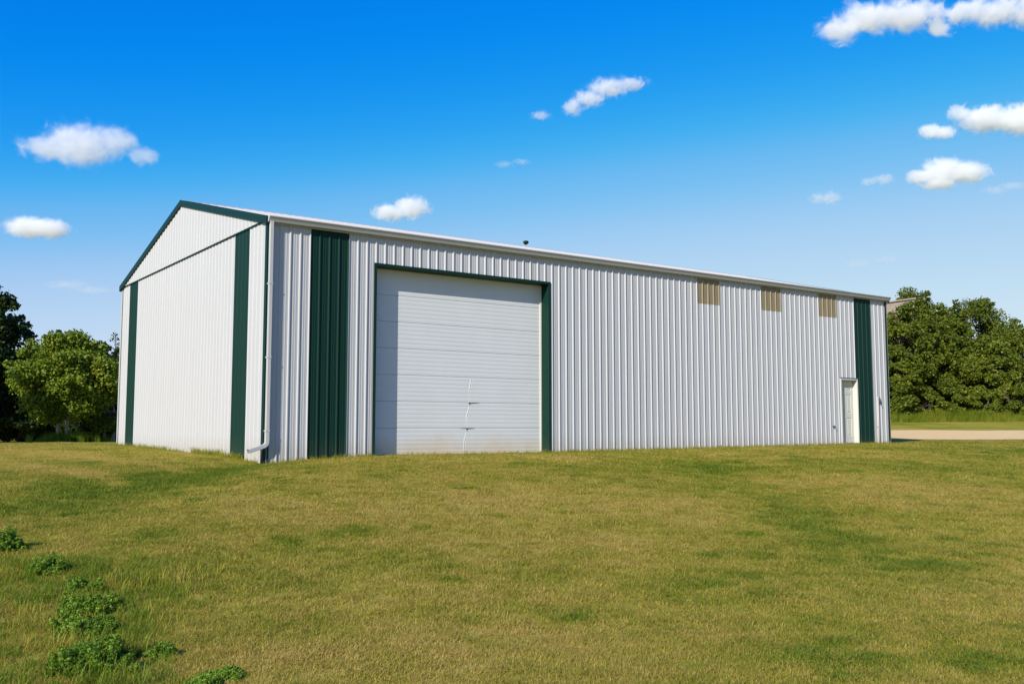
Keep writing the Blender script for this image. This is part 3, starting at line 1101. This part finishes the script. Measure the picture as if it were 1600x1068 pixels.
def scatter(name, pts, scales, tints, variants, seed):
    """one object: points instancing small tufts through geometry nodes"""
    pts = np.asarray(pts, np.float32)
    me = bpy.data.meshes.new(name)
    me.vertices.add(len(pts))
    me.vertices.foreach_set('co', pts.ravel())
    r = np.random.default_rng(seed)
    for nm, ty, val in (('tint', 'FLOAT', tints), ('sc', 'FLOAT', scales), ('rz', 'FLOAT', r.uniform(0, 6.283, len(pts)))):
        a = me.attributes.new(nm, ty, 'POINT')
        a.data.foreach_set('value', np.asarray(val, np.float32))
    a = me.attributes.new('pick', 'INT', 'POINT')
    a.data.foreach_set('value', r.integers(0, len(variants), len(pts)).astype(np.int32))
    o = link(bpy.data.objects.new(name, me))
    ng = bpy.data.node_groups.new(name, 'GeometryNodeTree')
    ng.interface.new_socket('Geometry', in_out='INPUT', socket_type='NodeSocketGeometry')
    ng.interface.new_socket('Geometry', in_out='OUTPUT', socket_type='NodeSocketGeometry')
    N, Lk = ng.nodes, ng.links
    gi, go = N.new('NodeGroupInput'), N.new('NodeGroupOutput')
    c = bpy.data.collections.new(name + '_kinds')
    for v in variants:
        c.objects.link(v)
    ci = N.new('GeometryNodeCollectionInfo')
    ci.inputs['Collection'].default_value = c
    ci.inputs['Separate Children'].default_value = True
    ci.inputs['Reset Children'].default_value = True
    ip = N.new('GeometryNodeInstanceOnPoints')
    ip.inputs['Pick Instance'].default_value = True
    def attr(nm, ty):
        q = N.new('GeometryNodeInputNamedAttribute')
        q.data_type = ty
        q.inputs['Name'].default_value = nm
        return q.outputs[0]
    cx = N.new('ShaderNodeCombineXYZ')
    Lk.new(attr('rz', 'FLOAT'), cx.inputs[2])
    Lk.new(gi.outputs[0], ip.inputs['Points'])
    Lk.new(ci.outputs[0], ip.inputs['Instance'])
    Lk.new(attr('pick', 'INT'), ip.inputs['Instance Index'])
    Lk.new(cx.outputs[0], ip.inputs['Rotation'])
    Lk.new(attr('sc', 'FLOAT'), ip.inputs['Scale'])
    Lk.new(ip.outputs[0], go.inputs[0])
    md = o.modifiers.new('tufts', 'NODES')
    md.node_group = ng
    return o

def inside_building(x, y, mrg=.03):
    return (x > -mrg) & (x < L_B + mrg) & (y > -mrg) & (y < W_B + mrg)

def spread(w0, w1, dens, half=.60, seed=0, qmin=None, qmax=None):
    r = np.random.default_rng(seed)
    area = half * (w1 * w1 - w0 * w0)
    nn = int(area * dens)
    ww = np.sqrt(r.random(nn) * (w1 * w1 - w0 * w0) + w0 * w0)
    qq = (r.random(nn) * 2 - 1) * half * ww
    x = CAM[0] + FWH[0] * ww + RT[0] * qq
    y = CAM[1] + FWH[1] * ww + RT[1] * qq
    keep = ~inside_building(x, y)
    if qmin is not None: keep &= qq > qmin
    if qmax is not None: keep &= qq < qmax
    return x[keep], y[keep], ww[keep], qq[keep]

lawn_v = [tuft('lawn_tuft', 38, .085, .008, .030, .0042, 100 + i, M['blade'], 2.2) for i in range(6)]
X, Y, SC, TN = [], [], [], []
for (a, b, d_, s_) in ((2.0, 8, 300, .95), (8, 13, 210, 1.05), (13, 20, 120, 1.25), (20, 30, 60, 1.5), (30, 39.6, 26, 1.9)):
    x, y, ww, qq = spread(a, b, d_, .95 if b < 14 else .78, int(a * 10))
    X.append(x); Y.append(y); SC.append(s_ * rng.uniform(.7, 1.3, len(x)))
x = np.concatenate(X); y = np.concatenate(Y); sc = np.concatenate(SC)
tn = np.clip(tint(x, y) + rng.normal(0, .13, len(x)), 0, 1)
lush = fbm(x, y, .55, 81, 2)
sc = sc * (1 + .6 * np.clip(lush, 0, 1) + .9 * np.clip(tn - .6, 0, 1))
lawn = scatter('lawn_grass', np.stack([x, y, ground_z(x, y)], 1), sc, tn, lawn_v, 1)
tag(lawn, 'short mown olive and straw coloured grass covering the slope', 'grass', kind='stuff')

# longer unmown grass in the near left corner, round the weeds, and clover-like patches in the lawn
long_v = [tuft('long_tuft', 14, .07, .05, .15, .0055, 200 + i, M['blade'], 1.0) for i in range(5)]
x, y, ww, qq = spread(2.4, 10, 190, .95, 77)
edge = -1.15 - .20 * ww + .5 * fbm(x, y, 1.2, 83, 3)
k = (qq < edge + .35) & (rng.random(len(x)) < np.clip((edge + .35 - qq) / .5, 0, 1))
x, y = x[k], y[k]
tn = np.clip(.74 + 1.5 * fbm(x, y, .5, 85, 3) + rng.normal(0, .2, len(x)), 0, 1)
lg = scatter('long_grass', np.stack([x, y, ground_z(x, y)], 1), rng.uniform(.35, 1.0, len(x)) * (1 + 1.2 * fbm(x, y, .5, 86, 2)), tn, long_v, 2)
tag(lg, 'longer uncut grass round the weeds in the near left corner', 'grass', kind='stuff')

# grass left standing along the foot of the walls
pts, tt, ss = [], [], []
for i in range(700):
    yv = rnd.uniform(-.1, W_B)
    dens = .25 + .75 * (abs(yv - 3.2) < 1.1) + .5 * (abs(yv - 1.5) < .4) + .35 * (6.5 < yv < 9.5)
    if rnd.random() < dens:
        xx = -.05 - abs(rnd.gauss(0, .07))
        pts.append((xx, yv, float(ground_z(xx, yv)))); tt.append(rnd.uniform(.25, .80)); ss.append(rnd.uniform(.35, 1.1) * (.6 + .5 * min(dens, 1)))
for i in range(1300):
    xv = rnd.uniform(0.1, L_B)
    if DX0 < xv < DX1 and rnd.random() < .6: continue
    yy = -.05 - abs(rnd.gauss(0, .06))
    pts.append((xv, yy, float(ground_z(xv, yy)))); tt.append(rnd.uniform(.2, .75)); ss.append(rnd.uniform(.3, .7))
we = scatter('wall_grass', pts, ss, tt, long_v2 if False else [tuft('wall_tuft', 12, .06, .07, .2, .007, 230 + i, M['blade'], .6) for i in range(4)], 3)
tag(we, 'uneven grass and weeds along the foot of the metal walls', 'grass', kind='stuff')

# tall grass verge before the wood on the right, and under the maple
tall_v = [tuft('tall_tuft', 26, .22, .45, 1.0, .022, 250 + i, M['blade'], .45) for i in range(5)]
r = np.random.default_rng(9)
ww = r.uniform(61.5, 66.5, 5200); qq = r.uniform(20, 40, 5200)
x = CAM[0] + FWH[0] * ww + RT[0] * qq; y = CAM[1] + FWH[1] * ww + RT[1] * qq
sc = r.uniform(.6, 1.1, 5200) * (.8 + .8 * fbm(x, y, 2.5, 87, 2)) * (.55 + .45 * sstep(61.5, 63, ww))
tn = np.clip(.82 + .5 * fbm(x, y, 2.0, 88, 3) + r.normal(0, .1, 5200), 0, 1)
tg = scatter('tall_grass', np.stack([x, y, ground_z(x, y)], 1), sc, tn, tall_v, 4)
tag(tg, 'tall green grass verge at the foot of the right wood', 'grass', kind='stuff')
xm, ym = at(108, 47)
x = xm + r.normal(0, .62, 260); y = ym + r.normal(0, .5, 260)
tg = scatter('shade_grass', np.stack([x, y, ground_z(x, y)], 1), r.uniform(.3, .65, 260), np.clip(r.normal(.97, .06, 260), 0, 1), tall_v, 5)
tag(tg, 'tall grass growing round the maple trunks on the left', 'grass', kind='stuff')

# leafy weed clumps in the near left corner
def weed(label, u, v, wpx, hpx, seed):
    P = gpt(u, v)
    dist = float((P[:2] - CAM[:2]) @ FWH)
    wd, ht = wpx / FPX * dist,   .85 * hpx / FPX * dist
    r = np.random.default_rng(seed)
    root = empty('weed_clump', tuple(P))
    tag(root, label, 'weed', 'leafy weed clumps in the near left corner')
    ns = int(150 * max(.5, wd / .5))
    cs, tops = [], []
    mb = MB()
    subs = [(r.normal() * wd * .21, r.normal() * wd * .15, r.uniform(.28, .5) * wd / 2 * 1.35, r.uniform(.55, 1.0)) for _ in range(6)]
    for i in range(ns):
        a = r.uniform(0, 6.283); rr = math.sqrt(r.random()) * r.choice([1, 1, 1, 1.35])
        sx_, sy_, sr_, sh_ = subs[i % 6]
        tx, ty = sx_ + rr * sr_ * math.cos(a), sy_ + rr * sr_ * math.sin(a)
        hz = ht * sh_ * max(.22, 1 - .6 * rr ** 2) * r.uniform(.5, 1.25)
        b = (sx_ + (tx - sx_) * .4, sy_ + (ty - sy_) * .4, -.01)
        mid = ((b[0] + tx) / 2, (b[1] + ty) / 2, hz * .7)
        e = (tx, ty, hz)
        mb.tube([b, mid, e], [.0022, .0018, .001], 3, cap=False)
        for f in np.linspace(.3, 1, 6):
            cs.append(tuple(np.array(b) * (1 - f) + np.array(e) * f))
    mb.build('stems', M['leaf_weed'], root)['kind'] = 'stuff'
    V, F = leaves(cs, [.024] * len(cs), [34] * len(cs), .0155, .8, .5, seed)
    o = link(bpy.data.objects.new('leaves', mesh_np('leaves', V, F, M['leaf_weed'])), root)
    o['kind'] = 'stuff'
weed('green leafy weed clump cut by the left edge of the photo', 8, 862, 70, 44, 1)
weed('green weed clump second from the top of the left row', 66, 896, 78, 34, 2)
weed('small pale green weed clump in the middle of the row', 124, 924, 46, 26, 3)
weed('dense dark green weed clump leaning out towards the lawn', 158, 956, 92, 42, 4)
weed('low wide weed clump below the dense dark one', 138, 990, 100, 40, 5)
weed('largest weed clump, nearest to the bottom left corner', 150, 1046, 140, 56, 6)
weed('small dull weed tuft right of the largest clump', 258, 1024, 46, 22, 7)
weed('sparse bright weed tuft at the bottom edge of the photo', 350, 1064, 84, 18, 8)

# ------------------------------------------------------------------ clouds
def cloud(label, blobs, seed, dens=.06, nscale=7.0, amp=.9, dist=1500.0, bias=0.0, depth=1.0):
    """blobs: (u, v, ru, rv) in photo units, turned into metres at the cloud's own distance"""
    k = dist / FPX
    uc = sum(b[0] for b in blobs) / len(blobs); vc = sum(b[1] for b in blobs) / len(blobs)
    x, y = at(uc, dist)
    z = zt(vc, dist)
    bl = [((b[0] - uc) * k, (vc - b[1]) * k, b[2] * k * 1.22, b[3] * k * 1.22) for b in blobs]
    # closed hull
    mb = MB()
    import bmesh
    bm = bmesh.new()
    for (cx, cz, rx, rz) in bl:
        g_ = bmesh.ops.create_icosphere(bm, subdivisions=2, radius=1.0)
        ry = max(rx * .7, rz) * depth
        for v in g_['verts']:
            v.co = Vector((v.co.x * rx * 1.25 + cx, v.co.y * ry * 1.25, v.co.z * rz * 1.25 + cz))
    me = bpy.data.meshes.new('cloud')
    bm.to_mesh(me); bm.free()
    if len(bl) > 1:
        tmp = bpy.data.objects.new('cloud_tmp', me)
        COL.objects.link(tmp)
        rm_ = tmp.modifiers.new('r', 'REMESH')
        rm_.mode = 'VOXEL'
        rm_.voxel_size = min(min(b[2], b[3]) for b in bl) * .3
        dg = bpy.context.evaluated_depsgraph_get()
        me2 = bpy.data.meshes.new_from_object(tmp.evaluated_get(dg))
        bpy.data.objects.remove(tmp)
        me = me2
    m, n, l = mat('cloud')
    tc = n.new('ShaderNodeTexCoord')
    size = max(max(b[2], b[3]) for b in bl)
    nz = noise(n, l, tc.outputs['Object'], nscale / (size * 2), 7, .62, .8)
    mp_ = n.new('ShaderNodeMapping')
    mp_.inputs['Location'].default_value = (seed * 37.1, seed * 11.3, seed * 5.7)
    l.new(tc.outputs['Object'], mp_.inputs['Vector'])
    l.new(mp_.outputs[0], nz.inputs['Vector'])
    best = None
    for (cx, cz, rx, rz) in bl:
        ry = max(rx * .7, rz) * depth
        vm = n.new('ShaderNodeVectorMath'); vm.operation = 'SUBTRACT'
        l.new(tc.outputs['Object'], vm.inputs[0]); vm.inputs[1].default_value = (cx, 0, cz)
        vd = n.new('ShaderNodeVectorMath'); vd.operation = 'DIVIDE'
        l.new(vm.outputs[0], vd.inputs[0]); vd.inputs[1].default_value = (rx, ry, rz)
        ln = n.new('ShaderNodeVectorMath'); ln.operation = 'LENGTH'
        l.new(vd.outputs[0], ln.inputs[0])
        d = math_(n, l, 'SUBTRACT', 1.0, ln.outputs['Value'])
        best = d if best is None else math_(n, l, 'MAXIMUM', best, d)
    f = math_(n, l, 'ADD', best, math_(n, l, 'MULTIPLY', math_(n, l, 'SUBTRACT', nz.outputs['Fac'], .56 - bias), amp * 2.6))
    mr = n.new('ShaderNodeMapRange')
    mr.interpolation_type = 'SMOOTHSTEP'
    mr.inputs['From Min'].default_value = 0.0
    mr.inputs['From Max'].default_value = .55
    mr.inputs['To Max'].default_value = dens
    l.new(f, mr.inputs['Value'])
    vs_ = n.new('ShaderNodeVolumeScatter')
    vs_.inputs['Color'].default_value = (.99, .99, .99, 1)
    vs_.inputs['Anisotropy'].default_value = .0
    l.new(mr.outputs[0], vs_.inputs['Density'])
    out(n, l, None, vs_.outputs[0])
    me.materials.clear()
    me.materials.append(m)
    o = bpy.data.objects.new('cloud', me)
    o.location = (x, y, z)
    o.rotation_euler = (0, 0, YAW - math.pi / 2)
    link(o)
    tag(o, label, 'cloud', 'small clouds in the blue sky')
    return o

cloud('ragged arched white cloud cut by the top edge at the right', [(1330, 28, 34, 24), (1375, 8, 48, 26), (1440, 4, 60, 24), (1488, 22, 24, 20), (1540, 0, 50, 16), (1590, -4, 60, 20), (1650, -6, 50, 26)], 1, .07)
cloud('bright white cloud with upturned tip cut by the right edge', [(1518, 166, 20, 15), (1560, 176, 46, 20), (1620, 176, 46, 26)], 2, .09, amp=.6)
cloud('small round cloud just left of the upturned one', [(1470, 196, 20, 12), (1490, 198, 20, 11)], 3, .12, amp=.6)
cloud('largest whole cumulus cloud at the right, flat below', [(1455, 270, 28, 13), (1490, 262, 40, 22), (1527, 262, 34, 17), (1480, 281, 30, 10)], 4, .09, amp=.6)
cloud('thin wisp left of the flat bottomed cumulus', [(1368, 278, 16, 7), (1392, 274, 20, 9)], 5, .035)
cloud('small faint puff lowest of the white clouds at the right', [(1288, 305, 16, 10), (1306, 304, 18, 12)], 6, .035)
cloud('long slanting wisp of cloud high above the roof', [(898, 156, 18, 14), (922, 142, 28, 15), (955, 124, 34, 15), (990, 118, 30, 9)], 7, .06, amp=.8)
cloud('small puffy white cloud low above the overhead door', [(640, 320, 30, 19), (606, 328, 30, 14)], 8, .09, amp=.6)
cloud('wide cloud in the upper left corner of the sky', [(60, 224, 50, 20), (110, 218, 64, 34), (165, 212, 40, 24), (208, 236, 26, 16)], 9, .03, amp=.7)
cloud('flat oval cloud at left edge above the trees', [(35, 352, 40, 17), (62, 354, 38, 16)], 10, .09, amp=.5)
cloud('pair of faint cloud streaks above the middle of the roof', [(788, 250, 18, 5), (815, 246, 16, 5)], 11, .018)
cloud('faint pinkish cloud streak above the maple', [(100, 443, 34, 8), (140, 452, 34, 6)], 12, .010)
cloud('faint cloud smudge above the three amber panels', [(1345, 410, 22, 7), (1392, 404, 20, 7)], 13, .011)
cloud('tiny scrap of cloud left of the slanting wisp', [(846, 170, 18, 8)], 14, .04)
cloud('thin slanting streak at the right edge below the cumulus', [(1570, 292, 24, 6), (1598, 284, 24, 6)], 15, .016)
